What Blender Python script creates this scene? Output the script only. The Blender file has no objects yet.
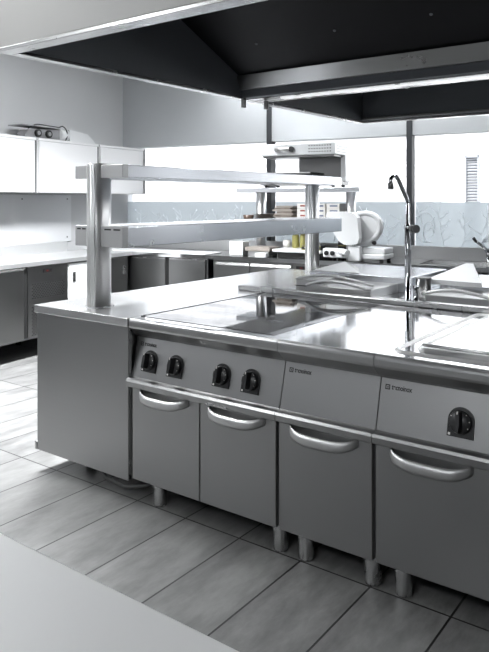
import bpy, bmesh, math, random
from mathutils import Vector, Matrix
random.seed(7)
S = bpy.context.scene
C = bpy.context.collection
PI = math.pi

# ------------------------------------------------------------------ materials
def mat(name, base=(.5, .5, .5), rough=.5, metal=0.0, **kw):
    m = bpy.data.materials.new(name); m.use_nodes = True
    b = m.node_tree.nodes['Principled BSDF']
    b.inputs['Base Color'].default_value = (*base, 1)
    b.inputs['Roughness'].default_value = rough
    b.inputs['Metallic'].default_value = metal
    for k, v in kw.items():
        b.inputs[k.replace('_', ' ')].default_value = v
    return m

def steel(name, base=.56, rough=.3, scale=(3, 3, 90), var=.12, bump=.02, tint=(1, 1, 1)):
    """brushed stainless: stretched noise drives roughness and a faint bump"""
    m = mat(name, (base*tint[0], base*tint[1], base*tint[2]), rough, 1.0)
    nt = m.node_tree; N = nt.nodes; L = nt.links; b = N['Principled BSDF']
    tc = N.new('ShaderNodeTexCoord'); mp = N.new('ShaderNodeMapping')
    mp.inputs['Scale'].default_value = scale
    no = N.new('ShaderNodeTexNoise'); no.inputs['Scale'].default_value = 4; no.inputs['Detail'].default_value = 4
    L.new(tc.outputs['Object'], mp.inputs['Vector']); L.new(mp.outputs['Vector'], no.inputs['Vector'])
    big = N.new('ShaderNodeTexNoise'); big.inputs['Scale'].default_value = 2.6; big.inputs['Detail'].default_value = 3
    L.new(tc.outputs['Object'], big.inputs['Vector'])
    mx = N.new('ShaderNodeMath'); mx.operation = 'ADD'
    L.new(no.outputs['Fac'], mx.inputs[0]); L.new(big.outputs['Fac'], mx.inputs[1])
    mr = N.new('ShaderNodeMapRange'); mr.inputs['From Min'].default_value = .6; mr.inputs['From Max'].default_value = 1.4
    mr.inputs['To Min'].default_value = max(.02, rough-var); mr.inputs['To Max'].default_value = rough+var
    L.new(mx.outputs[0], mr.inputs['Value']); L.new(mr.outputs['Result'], b.inputs['Roughness'])
    bp = N.new('ShaderNodeBump'); bp.inputs['Strength'].default_value = bump; bp.inputs['Distance'].default_value = .002
    L.new(no.outputs['Fac'], bp.inputs['Height']); L.new(bp.outputs['Normal'], b.inputs['Normal'])
    return m

def mottled(name, c0, c1, rough=.6, scale=3.0, bump=0.0, metal=0.0):
    m = mat(name, c0, rough, metal)
    nt = m.node_tree; N = nt.nodes; L = nt.links; b = N['Principled BSDF']
    tc = N.new('ShaderNodeTexCoord'); no = N.new('ShaderNodeTexNoise')
    no.inputs['Scale'].default_value = scale; no.inputs['Detail'].default_value = 5
    L.new(tc.outputs['Object'], no.inputs['Vector'])
    cr = N.new('ShaderNodeValToRGB'); cr.color_ramp.elements[0].color = (*c0, 1); cr.color_ramp.elements[1].color = (*c1, 1)
    cr.color_ramp.elements[0].position = .3; cr.color_ramp.elements[1].position = .7
    L.new(no.outputs['Fac'], cr.inputs['Fac']); L.new(cr.outputs['Color'], b.inputs['Base Color'])
    if bump:
        bp = N.new('ShaderNodeBump'); bp.inputs['Strength'].default_value = bump; bp.inputs['Distance'].default_value = .003
        L.new(no.outputs['Fac'], bp.inputs['Height']); L.new(bp.outputs['Normal'], b.inputs['Normal'])
    return m

M = {}
M['front'] = steel('brushed_steel_front', .335, .34, (2, 2, 60), .05, .008)
M['side'] = steel('brushed_steel_side', .42, .36, (60, 60, 2), .06, .008)
M['top'] = steel('polished_steel_top', .84, .085, (3, 3, 3), .03, .0, (.985, .993, 1))
M['bright'] = steel('bright_steel', .50, .26, (3, 3, 3), .03, 0)
M['lip'] = steel('rounded_edge_steel', .40, .30, (2, 3, 3), .03, 0)
M['rail'] = steel('front_rail_steel', .34, .34, (2, 3, 3), .03, 0)
M['endtop'] = steel('soft_polished_top', .86, .24, (3, 3, 3), .04, 0)
M['cap'] = steel('matt_end_cap_steel', .42, .42, (3, 3, 3), .03, 0)
M['satin'] = steel('satin_worktop_steel', .86, .48, (6, 6, 6), .06, .006)
M['shelf'] = steel('shelf_steel', .60, .26, (3, 3, 3), .02, 0, (.97, .99, 1.03))
M['post'] = steel('post_steel', .80, .40, (60, 60, 2), .05, .006)
M['handle'] = steel('satin_cast_steel', .54, .42, (30, 30, 30), .04, .01)
M['chrome'] = mat('chrome', (.46, .47, .49), .10, 1.0)
M['fridge'] = steel('fridge_steel', .24, .32, (2, 2, 60), .05, .008)
M['darksteel'] = steel('dark_steel', .16, .35, (30, 30, 30), .06)
M['hoodin'] = mat('shade_black_hood_metal', (.006, .006, .007), .6, IOR=1.2)  # shade of the unlit hood steel put into a near-black colour
M['hoodin2'] = mat('shade_grey_hood_metal', (.14, .15, .165), .6)  # hood steel with the interior shade put into its dark grey
M['hoodskin'] = mottled('hood_outer_skin', (.44, .435, .42), (.48, .475, .455), .5, 2)
M['black'] = mat('black_plastic', (.012, .012, .013), .32)
M['blackmat'] = mat('matt_black', (.008, .008, .008), .7)
M['ink'] = mat('black_ink', (.015, .015, .015), .5)
M['white'] = mat('white_lacquer', (.86, .86, .87), .25)
M['enamel'] = mat('white_enamel', (.84, .85, .86), .22)
M['whitemetal'] = steel('white_metal', .8, .25, (8, 8, 8), .04)
M['glasshob'] = mat('black_glass_ceramic', (.012, .012, .014), .03, 0, IOR=1.55)
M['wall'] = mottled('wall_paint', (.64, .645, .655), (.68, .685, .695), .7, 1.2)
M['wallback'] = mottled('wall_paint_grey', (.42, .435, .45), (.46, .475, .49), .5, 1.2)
M['ceil'] = mottled('ceiling_paint', (.6, .6, .6), (.64, .64, .64), .8, 1.2)
M['splash'] = mat('white_splash_panel', (.80, .81, .83), .3)
M['grey'] = mat('grey_plastic', (.30, .30, .31), .45)
M['gap'] = mat('shadow_grey_profile', (.11, .11, .115), .5)
M['gutter'] = steel('gutter_steel', .22, .30, (2, 3, 3), .05, 0)
M['paper'] = mat('off_white_card', (.72, .70, .67), .7)
M['kraft'] = mottled('kraft_card', (.16, .135, .11), (.26, .22, .19), .8, 14)
M['red'] = mat('red_print', (.30, .07, .055), .6)
M['blue'] = mat('blue_print', (.16, .18, .26), .6)
M['yellow'] = mat('mustard_plastic', (.30, .28, .09), .4)
M['darkred'] = mat('dark_red_plastic', (.20, .02, .03), .35)
M['rubber'] = mat('grey_rubber', (.12, .12, .12), .6)
M['china'] = mottled('stoneware', (.25, .225, .20), (.34, .30, .27), .4, 20)
M['darkchina'] = mat('brown_stoneware', (.12, .08, .06), .35)
M['table'] = steel('satin_table_top', .66, .42, (5, 5, 5), .06, .01); M['table'].node_tree.nodes['Principled BSDF'].inputs['Metallic'].default_value = .1
M['red_led'] = mat('red_display', (.10, .012, .01), .4)
M['led_panel'] = mat('lamp_diffuser', (.9, .9, .9), .5, 0, Emission_Color=(.95, .98, 1, 1), Emission_Strength=14)

M['addedhoodlamp'] = mat('added_lamp_diffuser', (.9, .9, .9), .5, 0, Emission_Color=(.95, .98, 1, 1), Emission_Strength=.8)  # glow for the strip lamp added under the hood

def floor_material():
    m = mat('floor_tiles', (.2, .2, .2), .36)
    nt = m.node_tree; N = nt.nodes; L = nt.links; b = N['Principled BSDF']
    tc = N.new('ShaderNodeTexCoord'); sp = N.new('ShaderNodeSeparateXYZ'); L.new(tc.outputs['Object'], sp.inputs[0])
    def math_(op, a, v=None, c=None):
        n = N.new('ShaderNodeMath'); n.operation = op
        for i, x in enumerate((a, v, c)):
            if x is None: continue
            if isinstance(x, (int, float)): n.inputs[i].default_value = x
            else: L.new(x, n.inputs[i])
        return n.outputs[0]
    TX, TY, X0, Y0 = .3115, .907, -2.392, 2.352
    ux = math_('DIVIDE', math_('SUBTRACT', sp.outputs[0], X0), TX)
    uy = math_('DIVIDE', math_('SUBTRACT', sp.outputs[1], Y0), TY)
    def edge(u, size, w):
        fr = math_('FRACT', u)
        d = math_('MINIMUM', fr, math_('SUBTRACT', 1.0, fr))
        return math_('LESS_THAN', math_('MULTIPLY', d, size), w)
    g = math_('MAXIMUM', edge(ux, TX, .0040), edge(uy, TY, .0042))
    cb = N.new('ShaderNodeCombineXYZ'); L.new(math_('FLOOR', ux), cb.inputs[0]); L.new(math_('FLOOR', uy), cb.inputs[1])
    wn = N.new('ShaderNodeTexWhiteNoise'); L.new(cb.outputs[0], wn.inputs['Vector'])
    mp = N.new('ShaderNodeMapping'); mp.inputs['Scale'].default_value = (5, 1.6, 1); L.new(tc.outputs['Object'], mp.inputs['Vector'])
    ad = N.new('ShaderNodeVectorMath'); ad.operation = 'ADD'; L.new(mp.outputs[0], ad.inputs[0])
    sc = N.new('ShaderNodeVectorMath'); sc.operation = 'SCALE'; sc.inputs['Scale'].default_value = 9; L.new(wn.outputs['Color'], sc.inputs[0]); L.new(sc.outputs[0], ad.inputs[1])
    no = N.new('ShaderNodeTexNoise'); no.inputs['Scale'].default_value = 1.7; no.inputs['Detail'].default_value = 7; no.inputs['Roughness'].default_value = .68
    L.new(ad.outputs[0], no.inputs['Vector'])
    cr = N.new('ShaderNodeValToRGB'); e = cr.color_ramp.elements
    e[0].position = .28; e[0].color = (.110, .110, .109, 1); e[1].position = .72; e[1].color = (.25, .25, .246, 1)
    L.new(no.outputs['Fac'], cr.inputs['Fac'])
    mx = N.new('ShaderNodeMix'); mx.data_type = 'RGBA'; L.new(g, mx.inputs['Factor']); L.new(cr.outputs['Color'], mx.inputs['A']); mx.inputs['B'].default_value = (.018, .018, .018, 1)
    L.new(mx.outputs['Result'], b.inputs['Base Color'])
    fine = N.new('ShaderNodeTexNoise'); fine.inputs['Scale'].default_value = 160; L.new(tc.outputs['Object'], fine.inputs['Vector'])
    h = math_('SUBTRACT', math_('MULTIPLY', fine.outputs['Fac'], .25), g)
    bp = N.new('ShaderNodeBump'); bp.inputs['Strength'].default_value = .35; bp.inputs['Distance'].default_value = .002; L.new(h, bp.inputs['Height'])
    L.new(bp.outputs['Normal'], b.inputs['Normal'])
    rr = math_('MULTIPLY_ADD', no.outputs['Fac'], .22, .26); L.new(rr, b.inputs['Roughness'])
    return m
M['floor'] = floor_material()

def glass_material(name, tint=(1, 1, 1)):
    m = bpy.data.materials.new(name); m.use_nodes = True
    nt = m.node_tree; N = nt.nodes; L = nt.links; N.remove(N['Principled BSDF'])
    t = N.new('ShaderNodeBsdfTransparent'); t.inputs[0].default_value = (*tint, 1)
    g = N.new('ShaderNodeBsdfGlossy'); g.inputs['Roughness'].default_value = .02
    fr = N.new('ShaderNodeFresnel'); fr.inputs[0].default_value = 1.45
    mx = N.new('ShaderNodeMixShader'); L.new(fr.outputs[0], mx.inputs[0]); L.new(t.outputs[0], mx.inputs[1]); L.new(g.outputs[0], mx.inputs[2])
    L.new(mx.outputs[0], N['Material Output'].inputs[0]); return m
M['glass'] = glass_material('clear_window_glass')

def frost_material():
    m = bpy.data.materials.new('frosted_film'); m.use_nodes = True
    nt = m.node_tree; N = nt.nodes; L = nt.links; N.remove(N['Principled BSDF'])
    t = N.new('ShaderNodeBsdfTransparent'); t.inputs[0].default_value = (.84, .87, .89, 1)
    tr = N.new('ShaderNodeBsdfTranslucent'); tr.inputs[0].default_value = (.68, .715, .735, 1)
    d = N.new('ShaderNodeBsdfDiffuse'); d.inputs[0].default_value = (.60, .63, .65, 1)
    g = N.new('ShaderNodeBsdfGlossy'); g.inputs['Roughness'].default_value = .05
    m1 = N.new('ShaderNodeMixShader'); m1.inputs[0].default_value = .3; L.new(tr.outputs[0], m1.inputs[1]); L.new(d.outputs[0], m1.inputs[2])
    m2 = N.new('ShaderNodeMixShader'); m2.inputs[0].default_value = .80; L.new(t.outputs[0], m2.inputs[1]); L.new(m1.outputs[0], m2.inputs[2])
    fr = N.new('ShaderNodeFresnel'); fr.inputs[0].default_value = 1.45
    m3 = N.new('ShaderNodeMixShader'); L.new(fr.outputs[0], m3.inputs[0]); L.new(m2.outputs[0], m3.inputs[1]); L.new(g.outputs[0], m3.inputs[2])
    L.new(m3.outputs[0], N['Material Output'].inputs[0]); return m
M['frost'] = frost_material()
M['mullion'] = mat('dark_window_post', (.02, .022, .026), .6)
M['etch'] = mat('white_window_print', (.9, .93, .95), .6)
_n = M['etch'].node_tree; _t = _n.nodes.new('ShaderNodeBsdfTranslucent'); _t.inputs[0].default_value = (.95, .97, 1, 1)
_m = _n.nodes.new('ShaderNodeMixShader'); _m.inputs[0].default_value = .45
_n.links.new(_n.nodes['Principled BSDF'].outputs[0], _m.inputs[1]); _n.links.new(_t.outputs[0], _m.inputs[2]); _n.links.new(_m.outputs[0], _n.nodes['Material Output'].inputs[0])

def boards_material():
    m = mat('white_painted_boards', (.85, .85, .86), .7)
    nt = m.node_tree; N = nt.nodes; L = nt.links; b = N['Principled BSDF']
    tc = N.new('ShaderNodeTexCoord'); mp = N.new('ShaderNodeMapping'); mp.inputs['Scale'].default_value = (.35, .35, 5)
    no = N.new('ShaderNodeTexNoise'); no.inputs['Scale'].default_value = 3; no.inputs['Detail'].default_value = 6
    L.new(tc.outputs['Object'], mp.inputs[0]); L.new(mp.outputs[0], no.inputs['Vector'])
    sp = N.new('ShaderNodeSeparateXYZ'); L.new(tc.outputs['Object'], sp.inputs[0])
    f = N.new('ShaderNodeMath'); f.operation = 'MULTIPLY'; f.inputs[1].default_value = 5.2; L.new(sp.outputs[2], f.inputs[0])
    fr = N.new('ShaderNodeMath'); fr.operation = 'FRACT'; L.new(f.outputs[0], fr.inputs[0])
    lt = N.new('ShaderNodeMath'); lt.operation = 'LESS_THAN'; lt.inputs[1].default_value = .05; L.new(fr.outputs[0], lt.inputs[0])
    cr = N.new('ShaderNodeValToRGB'); cr.color_ramp.elements[0].color = (.24, .24, .25, 1); cr.color_ramp.elements[1].color = (.50, .50, .51, 1)
    cr.color_ramp.elements[0].position = .3; cr.color_ramp.elements[1].position = .6
    L.new(no.outputs['Fac'], cr.inputs[0])
    mx = N.new('ShaderNodeMix'); mx.data_type = 'RGBA'; L.new(lt.outputs[0], mx.inputs['Factor']); L.new(cr.outputs[0], mx.inputs['A']); mx.inputs['B'].default_value = (.20, .20, .21, 1)
    L.new(mx.outputs['Result'], b.inputs['Base Color']); return m
M['boards'] = boards_material()

# ------------------------------------------------------------------ frames
# the kitchen's walls stand 7.5 degrees off the cooking island; (a, b) run along and into the back wall
P0 = (-5.5, 5.32); AN = math.radians(7.5)
E_ = (math.cos(AN), math.sin(AN)); N_ = (-math.sin(AN), math.cos(AN))
def W(a, b, z=0.0):
    return (P0[0]+a*E_[0]+b*N_[0], P0[1]+a*E_[1]+b*N_[1], z)
def ROOM(v): return Vector(W(v[0], v[1], v[2]))
def ISLE(v): return Vector(v)

def worldloc(p):
    l = Vector((0, 0, 0))
    while p is not None:
        l = l + p.location; p = p.parent
    return l

class MB:
    """collects shapes (given in island or room coordinates) into ONE mesh object"""
    def __init__(s, frame=ISLE):
        s.bm = bmesh.new(); s.T = frame
    def poly(s, vs, faces, smooth=False):
        v = [s.bm.verts.new(s.T(p)) for p in vs]; out = []
        for f in faces:
            try:
                fc = s.bm.faces.new([v[i] for i in f]); fc.smooth = smooth; out.append(fc)
            except ValueError: pass
        return v, out
    def box(s, x0, x1, y0, y1, z0, z1, bev=0.0, seg=2):
        vs = [(x, y, z) for z in (z0, z1) for y in (y0, y1) for x in (x0, x1)]
        fs = [(0, 2, 3, 1), (4, 5, 7, 6), (0, 1, 5, 4), (2, 6, 7, 3), (0, 4, 6, 2), (1, 3, 7, 5)]
        v, f = s.poly(vs, fs)
        if bev:
            ed = list({e for fc in f for e in fc.edges})
            bmesh.ops.bevel(s.bm, geom=ed, offset=bev, segments=seg, affect='EDGES', profile=.5)
        return s
    def hexa(s, v8):
        s.poly(v8, [(0, 2, 3, 1), (4, 5, 7, 6), (0, 1, 5, 4), (2, 6, 7, 3), (0, 4, 6, 2), (1, 3, 7, 5)]); return s
    def prism(s, pts, axis, c0, c1, smooth=False):
        """extrude a closed 2-D outline along axis; pts are the two other coordinates in x,y,z order"""
        def mk(p, c):
            return {'x': (c, p[0], p[1]), 'y': (p[0], c, p[1]), 'z': (p[0], p[1], c)}[axis]
        n = len(pts); vs = [mk(p, c0) for p in pts]+[mk(p, c1) for p in pts]
        fs = [(i, (i+1) % n, n+(i+1) % n, n+i) for i in range(n)]
        v, f = s.poly(vs, fs, smooth)
        for k in (list(range(n))[::-1], list(range(n, 2*n))):
            try: s.bm.faces.new([v[i] for i in k])
            except ValueError: pass
        return s
    def cyl(s, p0, p1, r0, r1=None, n=20, smooth=True):
        return s.tube([p0, p1], [r0, r0 if r1 is None else r1], n, smooth)
    def tube(s, path, rad, n=12, smooth=True, cap=True):
        P = [Vector(p) for p in path]
        if not isinstance(rad, (list, tuple)): rad = [rad]*len(P)
        rings = []; up = None
        for i, p in enumerate(P):
            d = (P[min(i+1, len(P)-1)]-P[max(i-1, 0)]).normalized()
            if up is None:
                up = Vector((0, 0, 1)) if abs(d.z) < .9 else Vector((1, 0, 0))
            a = d.cross(up).normalized(); up2 = a.cross(d).normalized(); up = up2
            rings.append([s.bm.verts.new(s.T(p+(a*math.cos(2*PI*k/n)+up2*math.sin(2*PI*k/n))*rad[i])) for k in range(n)])
        for i in range(len(rings)-1):
            for k in range(n):
                f = s.bm.faces.new((rings[i][k], rings[i][(k+1) % n], rings[i+1][(k+1) % n], rings[i+1][k])); f.smooth = smooth
        if cap:
            s.bm.faces.new(rings[0][::-1]); s.bm.faces.new(rings[-1])
        return s
    def lathe(s, c, prof, n=24, smooth=True):
        rings = []
        for r, z in prof:
            rings.append([s.bm.verts.new(s.T((c[0]+r*math.cos(2*PI*k/n), c[1]+r*math.sin(2*PI*k/n), z))) for k in range(n)] if r > 1e-6 else [s.bm.verts.new(s.T((c[0], c[1], z)))])
        for i in range(len(rings)-1):
            A, B = rings[i], rings[i+1]
            for k in range(n):
                q = [A[k % len(A)], A[(k+1) % len(A)], B[(k+1) % len(B)], B[k % len(B)]]
                u = []
                for x in q:
                    if x not in u: u.append(x)
                if len(u) >= 3:
                    f = s.bm.faces.new(u); f.smooth = smooth
        for rg, rev in ((rings[0], True), (rings[-1], False)):
            if len(rg) > 2: s.bm.faces.new(rg[::-1] if rev else rg)
        return s
    def build(s, name, m, parent=None, bevel=0.0):
        bmesh.ops.recalc_face_normals(s.bm, faces=s.bm.faces[:])
        co = [v.co for v in s.bm.verts]
        if parent is None:
            mn = Vector([min(c[i] for c in co) for i in range(3)]); mx = Vector([max(c[i] for c in co) for i in range(3)])
            org = Vector(((mn.x+mx.x)/2, (mn.y+mx.y)/2, mn.z))
        else: org = worldloc(parent)
        for v in s.bm.verts: v.co = v.co-org
        me = bpy.data.meshes.new(name); s.bm.to_mesh(me); s.bm.free()
        o = bpy.data.objects.new(name, me); C.objects.link(o)
        if parent is None: o.location = org
        else: o.parent = parent
        if isinstance(m, str): m = M[m]
        me.materials.append(m)
        if bevel:
            md = o.modifiers.new('edge', 'BEVEL'); md.width = bevel; md.segments = 2; md.limit_method = 'ANGLE'
        return o

def tag(o, label, cat, group=None):
    o['label'] = label; o['category'] = cat
    if group: o['group'] = group
    return o
def thing(name, loc, label, cat, group=None):
    o = bpy.data.objects.new(name, None); C.objects.link(o); o.location = loc; o.empty_display_size = .1
    return tag(o, label, cat, group)
def struct(o):
    o['kind'] = 'structure'; return o
def copy_tree(o, dx=(0, 0, 0), parent=None):
    c = o.copy(); C.objects.link(c); c.parent = parent
    if parent is None: c.location = o.location+Vector(dx)
    for ch in list(o.children): copy_tree(ch, parent=c)
    return c

def text_mesh(body, size, mtx, parent, name='brand_mark', m='ink', ext=.0004, sx=1.0):
    cu = bpy.data.curves.new('lettering', 'FONT'); cu.body = body; cu.size = size; cu.extrude = ext; cu.align_x = 'LEFT'; cu.offset = size*.03
    tmp = bpy.data.objects.new('lettering', cu); C.objects.link(tmp)
    bpy.context.view_layer.update()
    me = bpy.data.meshes.new_from_object(tmp.evaluated_get(bpy.context.evaluated_depsgraph_get()))
    bpy.data.objects.remove(tmp)
    org = worldloc(parent)
    for v in me.vertices:
        v.co = mtx @ Vector((v.co.x*sx, v.co.y, v.co.z)) - org
    me.name = name; me.materials.clear(); me.materials.append(M[m])
    o = bpy.data.objects.new(name, me); C.objects.link(o); o.parent = parent
    return o

# ------------------------------------------------------------------ room shell
CZ = 3.2
struct(MB(ROOM).box(-.9, 8.2, -9.2, .78, -.1, 0).build('floor', 'floor'))
bpy.data.objects['floor'].data.transform(Matrix.Translation(bpy.data.objects['floor'].location)); bpy.data.objects['floor'].location = (0, 0, 0)
struct(MB(ROOM).box(-.9, 8.2, -9.2, .9, CZ, CZ+.15).build('ceiling', 'ceil'))
struct(MB(ROOM).box(-.9, -.7, -9.2, .9, 0, CZ).build('wall_left', 'wall'))
struct(MB(ROOM).box(8.0, 8.2, -9.2, .9, 0, CZ).build('wall_right', 'wall'))
struct(MB(ROOM).box(-.9, 8.2, -9.2, -9.0, 0, CZ).build('wall_front', 'wall'))
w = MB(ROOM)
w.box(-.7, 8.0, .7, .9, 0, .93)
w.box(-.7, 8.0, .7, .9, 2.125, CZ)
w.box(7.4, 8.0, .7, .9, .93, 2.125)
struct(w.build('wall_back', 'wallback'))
# glazing: three long panes between dark posts, frosted below eye height
posts_a = (1.365, 2.93, 4.8, 6.6)
spans = [(-.7, 1.33), (1.40, 2.895), (2.965, 4.765), (4.835, 6.565)]
for i, (a0, a1) in enumerate(spans):
    g = struct(MB(ROOM).box(a0, a1, .79, .80, 1.455, 2.125).build('window_%d' % (i+1), 'glass'))
    f = MB(ROOM).box(a0, a1, .79, .80, .93, 1.455).build('frosted_band', 'frost', g)
    # printed twigs and grasses
    e = MB(ROOM); n = int((a1-a0)*6)
    for k in range(n):
        x = a0+.06+(a1-a0-.12)*(k+.3*random.random())/max(1, n-1); z0 = 1.0; h = random.uniform(.25, .43)
        pts = [(x, .786, z0)]; cx = x
        for q in range(1, 7):
            cx += random.uniform(-.03, .03); pts.append((cx, .786, z0+h*q/6))
        e.tube(pts, .0025, 4)
        for q in range(1, 6):
            p = pts[q]; dx = random.choice((-1, 1))*random.uniform(.04, .13); dz = random.uniform(.05, .1)
            e.tube([p, (p[0]+dx*.6, .786, p[2]+dz*.5), (p[0]+dx, .786, p[2]+dz)], .002, 4)
            if random.random() < .5: e.cyl((p[0]+dx, .783, p[2]+dz), (p[0]+dx, .788, p[2]+dz), .009, n=8)
    if i == 2:   # big arching leaf strokes right of the shutter
        for q in range(5):
            x = 3.60; pts = []
            for t in range(9):
                u = t/8; pts.append((x+u*(.5+.05*q), .785, 1.06+(.36-.07*q)*math.sin(u*PI*.62)))
            e.tube(pts, .004, 4)
        for (xc, zc, rx, rz) in ((3.06, 1.20, .10, .15), (3.10, 1.15, .05, .10)):
            e.tube([(xc+rx*math.cos(t*.5), .785, zc+rz*math.sin(t*.5)) for t in range(11)], .0035, 4)
    e.build('printed_twigs', 'etch', g)
for i, a in enumerate(posts_a):
    struct(MB(ROOM).box(a-.028, a+.028, .68, .80, .90, CZ, .004).build('trim_%d' % (i+1), 'mullion'))

# outside: white boarded house with a louvred shutter and a panelled door
h = thing('neighbouring_house', W(2.5, 4.2, -.1), 'white boarded house wall across the yard, seen through the windows', 'house')
MB(ROOM).box(-5.5, 2.48, 4.0, 4.3, -.1, 3.4).build('boarded_wall', 'boards', h)
MB(ROOM).box(2.48, 11, 4.03, 4.3, -.1, 3.4).build('rendered_wall', mat('white_render', (.86, .86, .87), .8), h)
sh = MB(ROOM).box(2.83, 2.85, 3.97, 4.03, .9, 2.12).box(3.00, 3.02, 3.97, 4.03, .9, 2.12).box(2.83, 3.02, 3.97, 4.03, 2.08, 2.12).box(2.83, 3.02, 3.97, 4.03, .86, .9).build('shutter', mat('shutter_grey', (.22, .23, .25), .5), h)
lv = MB(ROOM)
for k in range(28):
    z = .93+k*.041
    lv.prism([(4.015, z), (4.02, z+.006), (3.985, z+.024), (3.98, z+.018)], 'x', 2.85, 3.00)
lv.build('louvres', mat('louvre_paint', (.20, .21, .23), .5), sh)
dr_ = MB(ROOM).box(3.16, 3.20, 3.99, 4.03, -.1, 2.12).box(3.95, 3.99, 3.99, 4.03, -.1, 2.12).box(3.16, 3.99, 3.99, 4.03, 2.08, 2.12).build('door_frame', mat('pale_frame', (.66, .67, .69), .5), h)
MB(ROOM).box(3.20, 3.95, 4.0, 4.03, -.1, 2.08).box(3.28, 3.52, 3.99, 4.0, .2, 1.9, .004).box(3.63, 3.87, 3.99, 4.0, .2, 1.9, .004).build('door', mat('pale_door', (.82, .82, .83), .5), h)
struct(MB(ROOM).box(-6, 12, .92, 9, -.2, -.1).build('ground', mottled('yard_paving', (.45, .45, .44), (.55, .55, .54), .8, 2)))

# ------------------------------------------------------------------ cooking island, near row
YF = 2.30
def legs_at(pts, parent, y=2.385, r=.034):
    for x in pts:
        MB().lathe((x, y), [(r*.9, .002), (r*.95, .005), (r*.95, .088), (r*1.06, .090), (r*1.06, .16)], 24, False).build('leg', 'bright', parent)

def pan(x, s, o):   # sloping control panel: s up the slope, o outwards
    dy, dz = .05, .195; Ln = math.hypot(dy, dz); ty, tz = dy/Ln, dz/Ln
    return (x, 2.315+ty*s-tz*o, .61+tz*s+ty*o)

PLATE = [(3.44, .9), (2.322, .9), (2.322, .87), (3.44, .87)]
LIP = [(2.3215, .9), (2.312, .8992), (2.305, .896), (2.3005, .890), (2.299, .882), (2.299, .862), (2.302, .853), (2.338, .818), (2.362, .806), (2.366, .80), (2.40, .80), (2.40, .869), (2.3215, .869)]
RAIL = [(2.44, .572), (2.288, .572), (2.280, .577), (2.278, .600), (2.284, .610), (2.300, .616), (2.44, .622)]

def handle(xc, parent, z=.548, w=.15):
    m = MB(); n = 22; ring = []
    for i in range(n+1):
        u = -1+2*i/n; x = xc+u*w; c = max(0, 1-abs(u)**3.6)
        y = 2.292-.048*c**.8; zt = z+.027-.018*c; zb = z-.009-.024*c
        if abs(u) > .98: y = 2.294
        th = .006+.006*c
        ring.append([(x, y, zt), (x, y-th*.35, (zt*.7+zb*.3)), (x, y-th*.4, (zt*.3+zb*.7)), (x, y, zb), (x, y+th, zb+.003), (x, y+th, zt-.001)])
    vs = [p for r in ring for p in r]; fs = []
    for i in range(n):
        for k in range(6):
            fs.append((i*6+k, i*6+(k+1) % 6, (i+1)*6+(k+1) % 6, (i+1)*6+k))
    fs += [tuple(range(6))[::-1], tuple(n*6+k for k in range(6))]
    m.poly(vs, fs, True)
    return m.build('handle', 'handle', parent)

def knob(x, parent, s=.092):
    m = MB(); n = 18; r = .046
    out = [(-r, -.052), (r, -.052)]+[(r*math.cos(t*PI/n), .004+r*1.02*math.sin(t*PI/n)) for t in range(n+1)]
    def ex(pts, o0, o1):
        k = len(pts)
        vs = [pan(x+p[0], s+p[1], o0) for p in pts]+[pan(x+p[0], s+p[1], o1) for p in pts]
        m.poly(vs, [(i, (i+1) % k, k+(i+1) % k, k+i) for i in range(k)]+[tuple(range(k))[::-1], tuple(range(k, 2*k))])
    ex(out, 0, .006)
    pl = m.build('knob_plate', 'black', parent)
    m = MB()
    N = 28
    prof = [(.039, .006), (.040, .016), (.037, .022), (.0, .024)]
    ring = [[pan(x+rr*math.cos(2*PI*k/N), s+rr*math.sin(2*PI*k/N), o) for k in range(N)] for rr, o in prof[:-1]]
    vs = [p for r_ in ring for p in r_]+[pan(x, s, .024)]
    fs = [(i*N+k, i*N+(k+1) % N, (i+1)*N+(k+1) % N, (i+1)*N+k) for i in range(2) for k in range(N)]+[(2*N+k, 2*N+(k+1) % N, 3*N) for k in range(N)]
    m.poly(vs, fs, True)
    bar = [(-.010, -.034), (.010, -.034), (.012, 0), (.008, .036), (-.008, .036), (-.012, 0)]
    k = 6
    vs = [pan(x+p[0], s+p[1], .020) for p in bar]+[pan(x+p[0]*.7, s+p[1]*.96, .052) for p in bar]
    m.poly(vs, [(i, (i+1) % k, k+(i+1) % k, k+i) for i in range(k)]+[tuple(range(k))[::-1], tuple(range(k, 2*k))])
    dial = m.build('dial', 'black', pl)
    for (dx, ds, o) in ((0, .036, .0525),):
        m = MB()
        vs = [pan(x+dx+a, s+ds+b-.004, o+c) for c in (0, .001) for a, b in ((-.002, -.006), (.002, -.006), (.002, .004), (-.002, .004))]
        m.poly(vs, [(0, 1, 2, 3), (4, 5, 6, 7), (0, 1, 5, 4), (1, 2, 6, 5), (2, 3, 7, 6), (3, 0, 4, 7)]); m.build('pointer_mark', 'paper', pl)
    for ang in (150, 50, 10, -30):
        m = MB(); a = math.radians(ang); px, ps = .035*math.cos(a), .035*math.sin(a)
        vs = [pan(x+px+u, s+ps+v, .0225+c) for c in (0, .0012) for u, v in ((-.0015, -.0015), (.0015, -.0015), (.0015, .0015), (-.0015, .0015))]
        m.poly(vs, [(0, 1, 2, 3), (4, 5, 6, 7), (0, 1, 5, 4), (1, 2, 6, 5), (2, 3, 7, 6), (3, 0, 4, 7)]); m.build('dial_mark', 'paper', pl)
    m = MB()
    vs = [pan(x-.038+u, s-.044+v, .0062+c) for c in (0, .0006) for u, v in ((-.004, -.004), (.004, -.004), (.004, .004), (-.004, .004))]
    m.poly(vs, [(0, 1, 2, 3), (4, 5, 6, 7), (0, 1, 5, 4), (1, 2, 6, 5), (2, 3, 7, 6), (3, 0, 4, 7)])
    m.build('corner_mark', 'paper', pl)

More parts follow.
